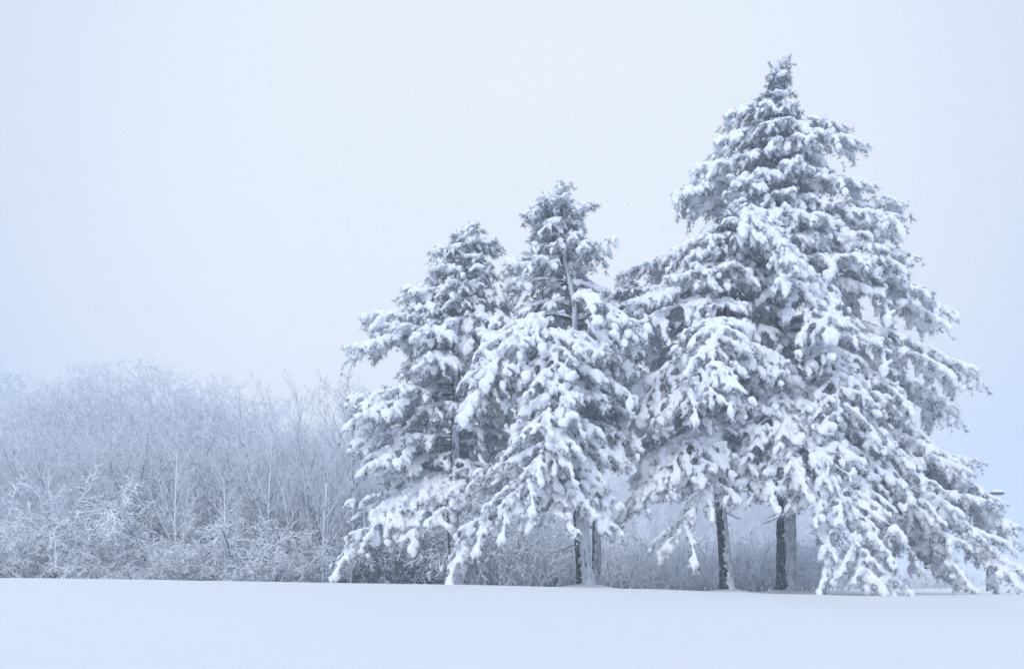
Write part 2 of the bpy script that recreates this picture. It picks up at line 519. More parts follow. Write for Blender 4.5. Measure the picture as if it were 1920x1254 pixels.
        for q in range(2):
            base = pp + ff * (ll * (.40 + .35 * q))[:, None]; base[:, 2] -= .03
            fx = ff + r.normal(size=(K, 3)) * .35; fx[:, 2] -= .25
            Mq = frames(fx, r.uniform(0, 6.28, K)) * (ll * r.uniform(.36, .56, K))[:, None, None]
            v3 = r.randint(0, 3, K)
            for j in range(3):
                snow.inst(*SPIKES[j], Mq[v3 == j], base[v3 == j])
    # ridges of snow along the side branches and along the axis
    if rolls:
        q = np.array([x[0] for x in rolls]); g = np.array([x[1] for x in rolls]); rr = np.array([x[2] for x in rolls])
        S = np.stack([np.full(len(q), .15), rr, rr * .75], 1)
        vv = r.randint(4, 8, len(q))
        for j in range(4, 8):
            blanket.inst(*LUMPS[j], (frames(g) * S[:, None, :])[vv == j], q[vv == j])
    ks = np.arange(.10, .99, .13 / L)
    ii = np.minimum((ks * (n - 1)).astype(int), n - 2); fr = (ks * (n - 1) - ii)[:, None]
    g = P[ii + 1] - P[ii]
    rad = (r0 * (1 - ks) + .05) * r.uniform(.55, 1.3, len(ks)) * (.55 + .45 * np.clip(ks / .35, 0, 1))
    c = P[ii] * (1 - fr) + P[ii + 1] * fr + np.array([0, 0, 1.]) * (r0 * (1 - ks) + rad * .35)[:, None]
    S = np.stack([np.full(len(ks), .14), rad, rad * .8], 1)
    keep = (r.rand(len(ks)) < (.55 + .35 * snowy)) & (wob(np.stack([ks * L, ks, ks], 1), seed, 3.) > -.55)
    blanket.inst(*LUMPS[6], (frames(g) * S[:, None, :])[keep], c[keep])
    fused = fuse(blanket.mesh('blanket'), .045 if L < 5 else .060)
    snow.add(*fused)
    return (wood.mesh('bough_wood'), needles.mesh('needles', False), snow.mesh('snow_load'))

LCL = [.45, .7, 1.0, 1.4, 2.0, 2.8, 3.9, 5.4, 7.4, 10.2]
ECL = [55, 25, 0, -22, -45]
_cache = {}
rng = random.Random(7)
NTRI = 0
def bough_meshes(L, elev, arch, snowy, var):
    li = min(range(len(LCL)), key=lambda k: abs(math.log(LCL[k] / L)))
    ei = min(range(len(ECL)), key=lambda k: abs(ECL[k] - elev))
    if arch is None:
        arch = [.03, .05, .09, .13, .16][ei]
    ar = round(arch / .11)
    key = (li, ei, ar, snowy, var)
    if key not in _cache:
        _cache[key] = make_bough(LCL[li], ECL[ei], ar * .11 if ar else arch, hash((li * 7 + ei * 131 + ar * 17 + var * 1009 + int(snowy * 10))) % 100000, snowy)
    return _cache[key], LCL[li], ECL[ei]

def put_bough(tree, P0, P1, arch=None, snowy=1.0, var=None):
    """a bough of TREE from P0 on its trunk to the tip P1 (world)"""
    v = Vector(P1 - P0)
    if v.length > 1.0:
        v *= 1 - (.26 if v.length < 5 else .60) / v.length
    L = v.length
    az = math.atan2(v.y, v.x); el = math.degrees(math.asin(max(-1, min(1, v.z / L))))
    if var is None:
        var = rng.randrange(2 if L < 1.7 else 1)
    (w, nd, s), Lc, ec = bough_meshes(L, el, arch, snowy, var)
    M = Matrix.Rotation(az, 4, 'Z') @ Matrix.Rotation(-R(el - ec), 4, 'Y') @ Matrix.Diagonal((L / Lc, (L / Lc) * rng.choice((-1, 1)) if False else L / Lc, L / Lc, 1))
    o = link('bough', w, M_limb, tree)
    o.matrix_local = Matrix.Translation(Vector(P0) - tree.location) @ M
    link('needles', nd, M_needle, o)
    link('snow_load', s, M_snow, o)
    return o

# ------------------------------------------------------------------ pine trunks
def trunk_path(pts, Y):
    """pts: (px, py) from base to top; returns function height-> point, and arrays"""
    A = np.array([at(x, y, Y) for x, y in pts])
    return A

def interp_path(A, z):
    o = np.argsort(A[:, 2])
    return np.array([np.interp(z, A[o, 2], A[o, 0]), np.interp(z, A[o, 2], A[o, 1]), z])

def build_trunk(tree, A, r_base, z_top, crust_mid, crust_half, seed):
    n = 30
    zs = np.arange(A[0, 2] - .35, z_top, .07)
    C = np.array([interp_path(A, z) for z in zs])
    C[:, :2] += np.stack([.05 * np.sin(zs * .9 + seed), .06 * np.sin(zs * .7 + 2 * seed)], 1) * np.clip(zs / 4, 0, 1)[:, None]
    H = z_top - A[0, 2]
    hh = np.clip((zs - A[0, 2]) / H, 0, 1)
    rad = r_base * (1 - hh) ** .85 * .88 + .02
    rad += r_base * .42 * np.exp(-np.clip(zs - A[0, 2] - .05, 0, 9) / .30)
    a = np.linspace(0, 2 * np.pi, n, endpoint=False)
    AA, ZZ = np.meshgrid(a, zs)
    ridge = .045 * np.sin(AA * 11 + 1.5 * np.sin(ZZ * 1.7 + seed)) * np.sin(ZZ * 5 + AA * 3 + seed) + .05 * np.sin(AA * 5 + seed + .4 * ZZ) + .03 * np.sin(AA * 17 + ZZ * 9)
    RR = rad[:, None] * (1 + ridge)
    V = np.stack([C[:, 0][:, None] + RR * np.cos(AA), C[:, 1][:, None] + RR * np.sin(AA), ZZ], -1)
    loc = np.array(tree.location)
    k = len(zs)
    i = (np.arange(k - 1)[:, None] * n + np.arange(n)[None]); j = (np.arange(k - 1)[:, None] * n + (np.arange(n)[None] + 1) % n)
    T = np.concatenate([np.stack([i, j, j + n], -1).reshape(-1, 3), np.stack([i, j + n, i + n], -1).reshape(-1, 3)])
    t = link('trunk', mesh_tris('trunk', V.reshape(-1, 3) - loc, T), M_bark, tree)
    # wind-plastered snow on one side, ragged edged, proud of the bark
    m = 26
    u = np.linspace(-1, 1, m)
    r = np.random.RandomState(seed + 5)
    def nz(z, ph):
        return .5 * np.sin(z * 2.1 + ph) + .35 * np.sin(z * 5.3 + 2 * ph) + .3 * np.sin(z * 13.7 + 3 * ph) + .25 * np.sin(z * 29 + ph)
    lo = R(crust_mid - crust_half) + R(13) * nz(zs, seed + 1.) + R(7) * r.normal(size=k)
    hi = R(crust_mid + crust_half) + R(12) * nz(zs, seed + 4.) + R(6) * r.normal(size=k)
    ang = lo[:, None] + (hi - lo)[:, None] * (u[None] * .5 + .5)
    th = .05 * (1 - np.abs(u) ** 5)[None] - .03 + .010 * np.sin(ang * 13 + zs[:, None] * 6) + .008 * np.sin(ang * 5 - zs[:, None] * 11)
    th = th * np.clip(rad / .3, .5, 1.4)[:, None] + rad[:, None] * .03
    Rr = rad[:, None] * 1.03 + th
    V = np.stack([C[:, 0][:, None] + Rr * np.cos(ang), C[:, 1][:, None] + Rr * np.sin(ang), np.repeat(zs[:, None], m, 1)], -1)
    i = (np.arange(k - 1)[:, None] * m + np.arange(m - 1)[None])
    T = np.concatenate([np.stack([i, i + 1, i + 1 + m], -1).reshape(-1, 3), np.stack([i, i + 1 + m, i + m], -1).reshape(-1, 3)])
    link('snow_crust', mesh_tris('snow_crust', V.reshape(-1, 3) - loc, T), M_crust, t)

def leader_spray(tree, P, size):
    """short upright boughs making the tree's tip"""
    for k in range(4):
        a = k * 1.6 + rng.uniform(-.4, .4)
        T = P + np.array([math.cos(a) * size * .26, math.sin(a) * size * .26, size * rng.uniform(.25, .6)])
        put_bough(tree, P - np.array([0, 0, .1]), T, arch=.03, snowy=1.0)
    put_bough(tree, P - np.array([0, 0, .2]), P + np.array([.03, 0, size]), arch=0.03, snowy=1.0)

def pine(label, path, Y, r_base, profile, y_low, heroes, seed, crust=(-65, 75), gap=.50, per=5, skip=None, py_windows=None, dead=0, pull=0, tip=.7, snowy=1.0, group='snow-laden pines'):
    """profile: rows (py, left px, right px, tip drop px); heroes: (root py, tip px, tip py, tip Y, arch)"""
    global rng
    rng = random.Random(seed)
    A = np.array([at(x, y, Y) for x, y in path])
    base = A[0]
    t = thing('pine_tree', label, 'pine tree', base, group)
    build_trunk(t, A, r_base, A[-1, 2], crust[0], crust[1], seed)
    pr = np.array(profile, float)
    zlow = CZ - (y_low - HZ) * Y / F
    z = A[-1, 2] - .25
    ph = rng.uniform(0, 6)
    k = 0
    while z > zlow:
        py = HZ - (z - CZ) * F / Y
        l = np.interp(py, pr[:, 0], pr[:, 1]) * Y / F; rr = np.interp(py, pr[:, 0], pr[:, 2]) * Y / F; dr = np.interp(py, pr[:, 0], pr[:, 3]) * Y / F
        n = per if min(l, rr) > .8 else 4
        for i in range(n):
            a = ph + i * 2 * math.pi / n + rng.uniform(-.35, .35)
            c = math.cos(a)
            side = rr if c > 0 else l
            mid = (l + rr) / 2 * .85
            LL = math.sqrt((side * c) ** 2 + (mid * math.sin(a)) ** 2) * rng.choice((.78, .9, 1.0, 1.06)) * rng.uniform(.88, 1.03)
            if LL < .30:
                LL = .30
            if py_windows and any(y0 < py < y1 for y0, y1 in py_windows) and math.sin(a) < -.25:
                continue
            if skip and skip(a, z, LL):
                continue
            frac = (A[-1, 2] - z) / (A[-1, 2] - base[2])
            zz = z + rng.uniform(-.10, .10)
            p0 = interp_path(A, zz)
            drop = dr * (LL / max(side, .3)) + rng.uniform(-.12, .12) * LL
            p1 = p0 + np.array([math.cos(a) * LL, math.sin(a) * LL, -drop])
            gz = float(ground_z(p1[0], p1[1])) + .25
            p1[2] = max(p1[2], gz)
            put_bough(t, p0, p1, snowy=snowy if rng.random() < .8 else .75)
        ph += 2.4
        z -= gap * (.62 + .62 * min(1, (l + rr) / 5)) * rng.uniform(.8, 1.25)
        k += 1
    # dead lower limbs and stubs on the bare part of the trunk
    for k in range(dead):
        zz = base[2] + rng.uniform(1.2, 4.6)
        a = rng.choice((0, math.pi)) + rng.uniform(-.9, .9)
        Ld = rng.uniform(.25, 1.5)
        g = Geo(); tt = np.linspace(0, 1, 7)
        Pd = np.stack([np.cos(a + .3 * tt) * tt * Ld, np.sin(a + .3 * tt) * tt * Ld, -.25 * Ld * tt ** 1.6 + .05 * np.sin(tt * 7)], 1)
        tube(g, Pd, .028 * (1 - tt) + .008, 5)
        for j in (2, 3, 4, 5):
            dd = np.array([math.cos(a + rng.uniform(-1, 1)), math.sin(a + rng.uniform(-1, 1)), rng.uniform(-.8, .2)]) * Ld * .3
            tube(g, [Pd[j], Pd[j] + dd * .5 + [0, 0, .02], Pd[j] + dd], [.010, .007, .005], 3)
        o = link('dead_branch', g.mesh('dead_branch'), M_limb, t)
        o.location = Vector(interp_path(A, zz)) - t.location
    leader_spray(t, A[-1] - np.array([0, 0, .15]), tip)
    for h in heroes:
        rpy, tx, ty, tY = h[:4]
        if tx > 1600 and ty > 500:
            tx -= pull
        arch = h[4] if len(h) > 4 else None
        zr = CZ - (rpy - HZ) * Y / F
        put_bough(t, interp_path(A, zr), at(tx, ty, tY), arch=arch, var=h[5] if len(h) > 5 else None)
    return t

MOUNDS = []
for px, py, Y in ((857, 1101, 37), (1100, 1107, 35), (1363, 1111, 38), (1476, 1113, 40)):
    p = at(px, py, Y); MOUNDS.append((p[0], p[1], .22, .75))
build_ground()

# tree A: leftmost pine
pine('leftmost of the tall pines, shortest, snow heavy, its low bough sweeping left over the thicket',
     [(857, 1101), (850, 960), (852, 800), (862, 620), (870, 500), (874, 456)], 37, .27,
     [(456, 25, 25, -10), (470, 45, 45, -5), (500, 70, 60, 0), (545, 110, 95, 3), (610, 118, 130, 2), (680, 140, 150, 6), (760, 155, 155, 12), (860, 145, 145, 28), (940, 110, 100, 34)],
     900,
     [(630, 660, 662, 36.0, .06), (600, 700, 592, 37.5), (760, 655, 745, 36), (740, 668, 790, 34.5), (820, 690, 880, 34.6, .16), (820, 660, 830, 36.4), (900, 622, 1062, 34.6, .24), (910, 655, 1050, 34.2, .24),
      (905, 770, 1010, 34.0, .20), (880, 830, 985, 33.8, .16), (900, 715, 960, 35, .16), (560, 752, 540, 37), (470, 812, 465, 37, .03), (480, 930, 448, 37.5, .03)],
     3, crust=(-82, 62), gap=.54, py_windows=[(690, 740), (780, 860)], dead=5)

# tree B: middle pine
pine('middle pine with leaning snow-plastered trunk and a separate tuft at its top',
     [(1100, 1107), (1086, 960), (1079, 850), (1077, 700), (1073, 580), (1050, 450), (1037, 386)], 35, .30,
     [(386, 14, 16, -8), (392, 28, 40, -12), (405, 45, 66, -12), (425, 42, 52, 0), (445, 35, 40, 0), (470, 65, 95, -8), (520, 110, 95, 5), (600, 145, 120, 6), (700, 160, 130, 14), (800, 160, 110, 34), (900, 130, 55, 40), (960, 90, 40, 40)],
     880,
     [(390, 996, 400, 35, .03), (395, 1112, 388, 35, .03), (480, 1158, 445, 34.6, .03), (500, 945, 490, 35.6), (600, 915, 700, 32.6, .20), (640, 880, 760, 33.0, .20), (650, 1010, 800, 31.6, .30), (700, 1020, 850, 31.2, .30), (740, 985, 900, 31.0, .28),
      (780, 960, 945, 31.2, .26), (830, 835, 1068, 33.0, .22), (830, 875, 1015, 32.4, .22), (840, 925, 985, 32.0, .22), (850, 1040, 975, 31.8, .2), (560, 1200, 640, 33.4, .2), (820, 1125, 1000, 32.8, .3), (700, 1170, 735, 33.5, .16)],
     5, crust=(-70, 66), gap=.55, py_windows=[(500, 610), (860, 960)], dead=6, skip=lambda a, z, L: z < 3.6 and math.cos(a) > .2)

# tree B2: behind B
pine('slim grey pine trunk close behind the middle pine, its crown lost in the branches',
     [(1117, 1104), (1122, 900), (1150, 700), (1180, 540)], 41, .20,
     [(540, 20, 20, 0), (600, 70, 70, 10), (700, 110, 110, 20), (800, 110, 110, 30), (860, 80, 80, 40)],
     830, [(600, 1255, 560, 41, .1)], 15, crust=(-60, 70), gap=.65, per=4, snowy=.6, tip=.4)

# tree C: between B and D
pine('pine with thin dark trunk beside the thickest trunk, a bent snowy bough over its top',
     [(1363, 1111), (1352, 960), (1352, 800), (1360, 640), (1368, 500), (1376, 410)], 38, .25,
     [(410, 15, 25, 0), (440, 60, 60, 5), (490, 120, 80, 10), (560, 170, 110, 18), (650, 180, 120, 28), (750, 180, 110, 40), (850, 160, 110, 50), (930, 130, 90, 50)],
     880,
     [(460, 1172, 510, 38.5, .04), (440, 1262, 470, 38, .04), (560, 1160, 640, 36.0, .10), (540, 1180, 580, 36.6, .08), (395, 1480, 500, 36.2, .26), (400, 1475, 470, 36.6, .30), (420, 1500, 540, 35.6, .22),
      (640, 1262, 775, 33.8, .24), (640, 1290, 760, 33.6, .24), (640, 1330, 770, 33.2, .28), (700, 1115, 865, 34.6, .16), (690, 1150, 825, 34.6, .18), (820, 1180, 965, 34.6, .20), (810, 1225, 930, 34.2, .24), (830, 1262, 1035, 34.6, .26), (830, 1300, 890, 34.6, .3)],
     8, crust=(-38, 60), gap=.60, snowy=.95, py_windows=[(850, 960)], dead=5)

# tree D: the giant
pine('tallest pine, thickest trunk, wide boughs reaching far right and down to the snow',
     [(1476, 1113), (1472, 960), (1469, 800), (1466, 640), (1463, 480), (1460, 300), (1459, 148)], 40, .42,
     [(148, 3, 3, -8), (172, 12, 10, -6), (192, 34, 26, -4), (215, 60, 45, 0), (245, 80, 75, 3), (285, 105, 100, 0), (325, 135, 100, 0), (375, 160, 125, 0), (430, 140, 150, 0), (500, 155, 170, 2), (570, 150, 200, 8), (650, 150, 200, 18), (740, 150, 215, 36), (830, 130, 225, 55), (900, 100, 225, 62)],
     820,
     [(330, 1262, 368, 40, .04), (300, 1300, 320, 40), (250, 1340, 268, 40), (200, 1356, 218, 40), (235, 1578, 240, 40.5, .03), (262, 1610, 270, 40, .03), (350, 1620, 345, 40, .03), (400, 1718, 380, 40.5, .03), (440, 1690, 405, 39.6, .06), (490, 1725, 480, 39.6, .10),
      (450, 1712, 505, 38.8, .1), (540, 1822, 577, 40.5, .10), (530, 1790, 600, 39.5, .10), (600, 1850, 715, 40, .14), (620, 1800, 690, 38.6, .14), (650, 1810, 785, 41, .10), (640, 1740, 760, 38, .16), (700, 1812, 890, 40.6, .14),
      (740, 1915, 1000, 40, .14), (760, 1915, 1085, 38.4, .16), (800, 1800, 1085, 40.4, .16), (720, 1780, 960, 37.6, .18), (720, 1700, 900, 36.8, .2), (800, 1690, 1040, 38.4, .2),
      (560, 1578, 640, 35.6, .34), (560, 1545, 620, 35.4, .36), (640, 1590, 800, 35.2, .24), (700, 1590, 960, 35.0, .22), (740, 1672, 1130, 34.4, .22), (800, 1600, 1090, 34.8, .22), (760, 1500, 960, 35.0, .30), (740, 1480, 925, 34.8, .32), (760, 1420, 945, 35.0, .34), (780, 1355, 955, 35.4, .34),
      (740, 1500, 850, 35.2, .26), (730, 1430, 840, 35.4, .26),
      (820, 1720, 1040, 36.8, .2), (800, 1830, 1075, 37.2, .18), (840, 1760, 1060, 42, .18),
      (760, 1860, 960, 41.5, .12), (700, 1890, 1000, 41, .16)],
     12, crust=(-58, 60), gap=.74, per=7, tip=.62, pull=28, py_windows=[(545, 725)], dead=6)

# ------------------------------------------------------------------ bare trees and shrubs of the thicket
class Seg:
    def __init__(s):
        s.a = []; s.b = []; s.ra = []; s.rb = []
    def mesh(s, name, n=3):
        a = np.array(s.a); b = np.array(s.b); ra = np.array(s.ra); rb = np.array(s.rb)
        d = b - a
        M = frames(d, np.random.RandomState(3).uniform(0, 6.28, len(a)))
        an = np.linspace(0, 2 * np.pi, n, endpoint=False)
        ring = np.cos(an)[None, :, None] * M[:, None, :, 1] + np.sin(an)[None, :, None] * M[:, None, :, 2]
        V = np.concatenate([a[:, None] + ring * ra[:, None, None], b[:, None] + ring * rb[:, None, None]], 1)
        j = np.arange(n); k = (j + 1) % n
        T = np.concatenate([np.stack([j, k, k + n], 1), np.stack([j, k + n, j + n], 1)])
        TT = T[None] + (np.arange(len(a)) * 2 * n)[:, None, None]
        return mesh_tris(name, V.reshape(-1, 3), TT.reshape(-1, 3), n > 3)

def grow(r, trunk, twigs, p, d, L, rad, lev, cfg):
    """one branch and everything on it"""
    nseg = 6 if lev <= 1 else (4 if lev == 2 else (3 if lev < cfg['depth'] else 2))
    step = L / nseg
    pts = [p]; dirs = [d]
    for i in range(nseg):
        w = cfg['wander'][min(lev, len(cfg['wander']) - 1)]
        tr = cfg['trop'][min(lev, len(cfg['trop']) - 1)]
        d = Vector((d.x + r.gauss(0, w), d.y + r.gauss(0, w), d.z + r.gauss(0, w) + tr)).normalized()
        q = p + d * step
        r0 = rad * (1 - i / nseg * .75); r1 = rad * (1 - (i + 1) / nseg * .75)
        tgt = trunk if lev <= cfg['trunk_lev'] else twigs
        tgt.a.append(p[:]); tgt.b.append((q + d * step * .03)[:]); tgt.ra.append(max(r0, cfg['rmin'])); tgt.rb.append(max(r1, cfg['rmin'] * .8))
        p = q; pts.append(p); dirs.append(d)
    if lev >= cfg['depth']:
        return
    nb = cfg['n'][lev]
    nb = max(2, int(nb * r.uniform(.8, 1.2)))
    az = r.uniform(0, 6.28)
    s0 = cfg['start'][min(lev, len(cfg['start']) - 1)]
    for k in range(nb):
        t = s0 + (1 - s0) * (k + r.random()) / nb
        i = min(int(t * nseg), nseg - 1); fr = t * nseg - i
        q = pts[i].lerp(pts[i + 1], fr); dd = dirs[i + 1]
        az += 2.4 + r.uniform(-.5, .5)
        ang = R(r.uniform(*cfg['ang'][min(lev, len(cfg['ang']) - 1)]))
        ax = dd.orthogonal().normalized(); ax.rotate(Matrix.Rotation(az, 3, dd))
        nd = (dd * math.cos(ang) + ax * math.sin(ang)).normalized()
        ll = L * cfg['ratio'][min(lev, len(cfg['ratio']) - 1)] * (1 - cfg.get('fall', .55) * (t - s0) / (1 - s0 + 1e-6)) * r.uniform(.7, 1.2)
        grow(r, trunk, twigs, q, nd, ll, max(rad * (1 - .7 * t) * .55, cfg['rmin']), lev + 1, cfg)

def bare_template(seed, h, kind):
    r = random.Random(seed)
    trunk, twigs = Seg(), Seg()
    if kind == 'dome':       # spreading, several stems from low down, domed top
        cfg = dict(depth=4, trunk_lev=1, n=[10, 10, 7, 3], start=[.15, .2, .15, .1], ang=[(22, 62), (25, 60), (30, 65), (25, 60)], ratio=[.78, .42, .40, .5], fall=.30, wander=[.07, .08, .09, .09, .09], trop=[.04, .08, .06, .05, .03], rmin=.0085)
        for k in range(3):
            a = k * 2.1 + r.uniform(-.4, .4)
            grow(r, trunk, twigs, Vector((math.cos(a) * .2, math.sin(a) * .2, -.2)), Vector((math.cos(a) * .28, math.sin(a) * .28, 1)).normalized(), h * r.uniform(.60, .72), h * .010, 0, cfg)
    elif kind == 'upright':  # slender, ascending fine twigs
        cfg = dict(depth=4, trunk_lev=1, n=[15, 8, 5, 3], start=[.2, .15, .15, .1], ang=[(22, 48), (22, 45), (20, 45), (20, 45)], ratio=[.42, .42, .45, .5], wander=[.04, .07, .1, .14, .16], trop=[.03, .1, .08, .05, .03], rmin=.007)
        grow(r, trunk, twigs, Vector((0, 0, -.2)), Vector((r.uniform(-.06, .06), 0, 1)).normalized(), h, h * .010, 0, cfg)
        grow(r, trunk, twigs, Vector((.2, .1, -.2)), Vector((r.uniform(-.2, .2), .1, 1)).normalized(), h * .8, h * .007, 0, cfg)
    elif kind == 'arching':  # multi-stemmed shrub bowed down by snow
        cfg = dict(depth=3, trunk_lev=0, n=[12, 8, 5], start=[.2, .1, .1], ang=[(25, 60), (25, 65), (25, 60)], ratio=[.42, .42, .5], wander=[.06, .09, .12, .12], trop=[-.17, -.10, -.07, -.05], rmin=.015)
        for k in range(11):
            a = k * 2.4 + r.uniform(-.4, .4); s = r.uniform(.15, .7)
            grow(r, trunk, twigs, Vector((math.cos(a) * .3, math.sin(a) * .3, -.2)), Vector((math.cos(a) * s, math.sin(a) * s, 1)).normalized(), h * r.uniform(.9, 1.35), .028, 0, cfg)
    else:                    # brush: knee to head high, many thin stems
        cfg = dict(depth=2, trunk_lev=0, n=[9, 6], start=[.2, .1], ang=[(20, 55), (25, 60)], ratio=[.42, .45], wander=[.07, .1, .1], trop=[-.03, -.02, .0], rmin=.011)
        for k in range(46):
            a = r.uniform(0, 6.28); s = r.uniform(.0, .55); b = r.uniform(0, 1.5)
            grow(r, trunk, twigs, Vector((math.cos(a) * b, math.sin(a) * b, -.2)), Vector((math.cos(a) * s, math.sin(a) * s, 1)).normalized(), h * r.uniform(.6, 1.1), .014, 0, cfg)
    if kind == 'dome':
        for g_ in (trunk, twigs):
            B = np.array(g_.b); hh = h * .95
            rr = np.sqrt((B[:, 0] / (h * .44)) ** 2 + (B[:, 1] / (h * .44)) ** 2 + ((B[:, 2] - hh * .38) / (hh * .50)) ** 2)
            k = np.nonzero((rr < 1 + .10 * wob(B, seed, 9 / h) + .05 * wob(B, seed + 9, 30 / h)) | (B[:, 2] < h * .3))[0]
            for nm in ('a', 'b', 'ra', 'rb'):
                l_ = getattr(g_, nm); setattr(g_, nm, [l_[i] for i in k])
    zz = np.array(twigs.b)[:, 2]
    return float(np.percentile(zz, 99.7)), trunk.mesh('stems', 5), twigs.mesh('twigs', 3)

TPL = {}
for kind, h, seeds in (('dome', 10, (1, 2, 3)), ('upright', 9, (4, 5)), ('arching', 3.2, (6, 7, 8)), ('brush', 2.4, (9, 10))):
    TPL[kind] = [bare_template(s, h, kind) for s in seeds]

def bare(kind, px, top, Y, label, group, var=None, rime=True, rot=None, wide=1.0, cat=None, name=None):
    x = (px - 960) * Y / F
    gz = float(ground_z(x, Y))
    ztop = CZ - (top - HZ) * Y / F
    h0, st, tw = TPL[kind][rng.randrange(len(TPL[kind])) if var is None else var % len(TPL[kind])]
    s = (ztop - gz) / h0
    tree = kind in ('dome', 'upright')
    t = thing(name or ('bare_tree' if tree else 'shrub'), label, cat or ('bare tree' if tree else 'shrub'), (x, Y, gz), group)
    t.rotation_euler.z = rng.uniform(0, 6.28) if rot is None else rot
    t.scale = (s * wide, s * wide, s)
    mat = {2: M_rime, 1: M_twig, 0: M_twig_dark}[int(rime)]
    a = link('trunk' if tree else 'stems', st, M_stem, t)
    b = bpy.data.objects.new('twigs', tw); sc.collection.objects.link(b); b.parent = t
    if not tw.materials:
        tw.materials.append(mat)
    # the twigs of one template are shared, their rime differs
    b.material_slots[0].link = 'OBJECT'; b.material_slots[0].material = mat
    b['kind'] = 'stuff'
    if rime == 2 and st.vertices and len(a.material_slots):
        a.material_slots[0].link = 'OBJECT'; a.material_slots[0].material = M_rime
    if not tree:
        a['kind'] = 'stuff'
    return t

rng = random.Random(21)
G1 = 'rounded bare trees of the thicket'
# back row, domed crowns against the sky
back = [(-160, 700, 66), (-80, 680, 70), (0, 688, 64), (60, 740, 68), (105, 760, 70), (165, 705, 66), (215, 688, 68), (262, 680, 64), (318, 692, 68), (365, 712, 64), (412, 722, 68), (455, 752, 66), (510, 780, 66), (600, 790, 68), (680, 800, 66)]
ORD = ['first','second','third','fourth','fifth','sixth','seventh','eighth','ninth','tenth','eleventh','twelfth','thirteenth','fourteenth','fifteenth','sixteenth']
kb = 0
for px, top, Y in back:
    if px < -30:
        lab = 'rimed bare tree just outside the picture edge in the back row'
    else:
        lab = {262: 'rimed bare tree with the tallest rounded crown against the sky', 0: 'rimed bare tree cut by the picture edge, back row of the thicket', 105: 'lowest rimed crown in the dip of the thicket skyline'}.get(px, 'rimed bare tree, %s rounded crown along the thicket skyline from the left' % ORD[kb])
        kb += 1
    bare('dome', px, top, Y, lab, G1, rime=2)  # palest rimed twigs also stand in for haze separating this row
G2 = 'bare trees in the middle of the thicket'
for km, (px, top, Y) in enumerate([(-80, 800, 58), (-10, 790, 56), (60, 800, 59), (130, 810, 56), (190, 790, 58), (250, 800, 55), (320, 780, 58), (380, 800, 56), (440, 790, 58), (500, 820, 56), (570, 830, 58), (640, 850, 56), (700, 860, 60), (770, 880, 60)]):
    bare('dome', px, top, Y, ('densely twigged bare tree, %s from the left in the middle row of the thicket' % ORD[km]), G2, wide=1.1, rime=2 if (px // 10) % 3 == 0 else 1)
for px, top, Y in [(90, 900, 53), (185, 890, 53), (240, 905, 52), (330, 870, 54), (400, 905, 53), (480, 880, 54), (540, 920, 53), (610, 920, 53)]:
    bare('dome', px, top, Y, 'lower bare tree darkened for inner shade behind the snow-bent shrubs', 'darker low trees inside the thicket', wide=1.5, rime=0)  # row added for dark pockets: bark tone plus thicket shade in the twig colour
G3 = 'slender bare trees at the thicket edge'
for i, (px, top, Y, lab) in enumerate([
        (503, 700, 50, 'slender bare tree with fine upright twigs above the thicket, farther from the pines'),
        (470, 730, 52, 'slender bare tree nearest the rounded crowns of the thicket'),
        (545, 725, 53, 'slender pale bare tree behind the small forked one'),
        (622, 705, 53, 'slender pale bare tree behind the straight thin trunk'),
        (545, 790, 48, 'small forked bare tree in front of the dark thicket'),
        (585, 690, 51, 'slender bare tree with pointed top standing clear against the sky'),
        (605, 735, 47, 'straight thin snow-plastered trunk beside the lowest bough of the leftmost pine'),
        (655, 690, 50, 'slender bare tree half hidden behind the leftmost pine')]):
    bare('upright', px, top, Y, lab, G3, rime=(i in (0, 1, 2, 5)), var=i, rot=i * 1.1)
G4 = 'snow-bent shrubs along the thicket front'
for ks_, (px, top, Y) in enumerate(sorted([(-60, 940, 47), (10, 905, 49), (75, 915, 46), (150, 985, 45.5), (255, 975, 46), (300, 1000, 45), (375, 985, 46), (450, 960, 47), (510, 1010, 46), (570, 1000, 48), (0, 880, 47), (150, 900, 50), (300, 900, 50), (430, 900, 50)])):
    bare('arching', px, top, Y, ('white snow-bent shrub, %s from the left along the front of the thicket' % ORD[ks_]) if top > 920 else ('taller snow-bent shrub, %s from the left, standing behind the front shrubs' % ORD[ks_]), G4, wide=1.15, rime=2 if px < 180 or px in (255, 375) else px < 480)
for px, top, Y, lab in [(112, 850, 46.5, 'small white-stemmed sapling rising above the shrubs near the picture edge'),
                        (212, 905, 46, 'small white sapling with fanning stems above the low shrubs'),
                        (330, 800, 49, 'taller white-stemmed sapling in front of the rounded crowns'),
                        (428, 855, 47, 'white-stemmed sapling forking before the dark hollow of the thicket')]:
    bare('upright', px, top, Y, lab, 'white saplings among the shrubs', rime=2, wide=1.25)
G5 = 'brush in front of the thicket and between the pine trunks'
for i in range(13):
    px = 650 + i * 26 + rng.uniform(-8, 8)
    bare('arching', px, rng.uniform(900, 970), 55 + rng.uniform(-3, 5), 'dark lightly snowed shrub in the shade under the two smaller pines', 'dark shrubs under the smaller pines', rime=i > 6, wide=1.1)
for i in range(24):
    px = 905 + i * 27 + rng.uniform(-8, 8)
    bare('brush', px, rng.uniform(985, 1035), 54 + rng.uniform(-2, 9), 'low white brush seen between the pine trunks', G5, wide=1.3, rime=2 if i % 3 == 0 else 1)
for i in range(12):
    px = 930 + i * 55 + rng.uniform(-10, 10)
    bare('dome', px, rng.uniform(850, 930), 76 + rng.uniform(-2, 8), 'pale bare tree in the haze behind the pine trunks', 'pale bare trees behind the pine trunks', wide=1.2, rime=2)
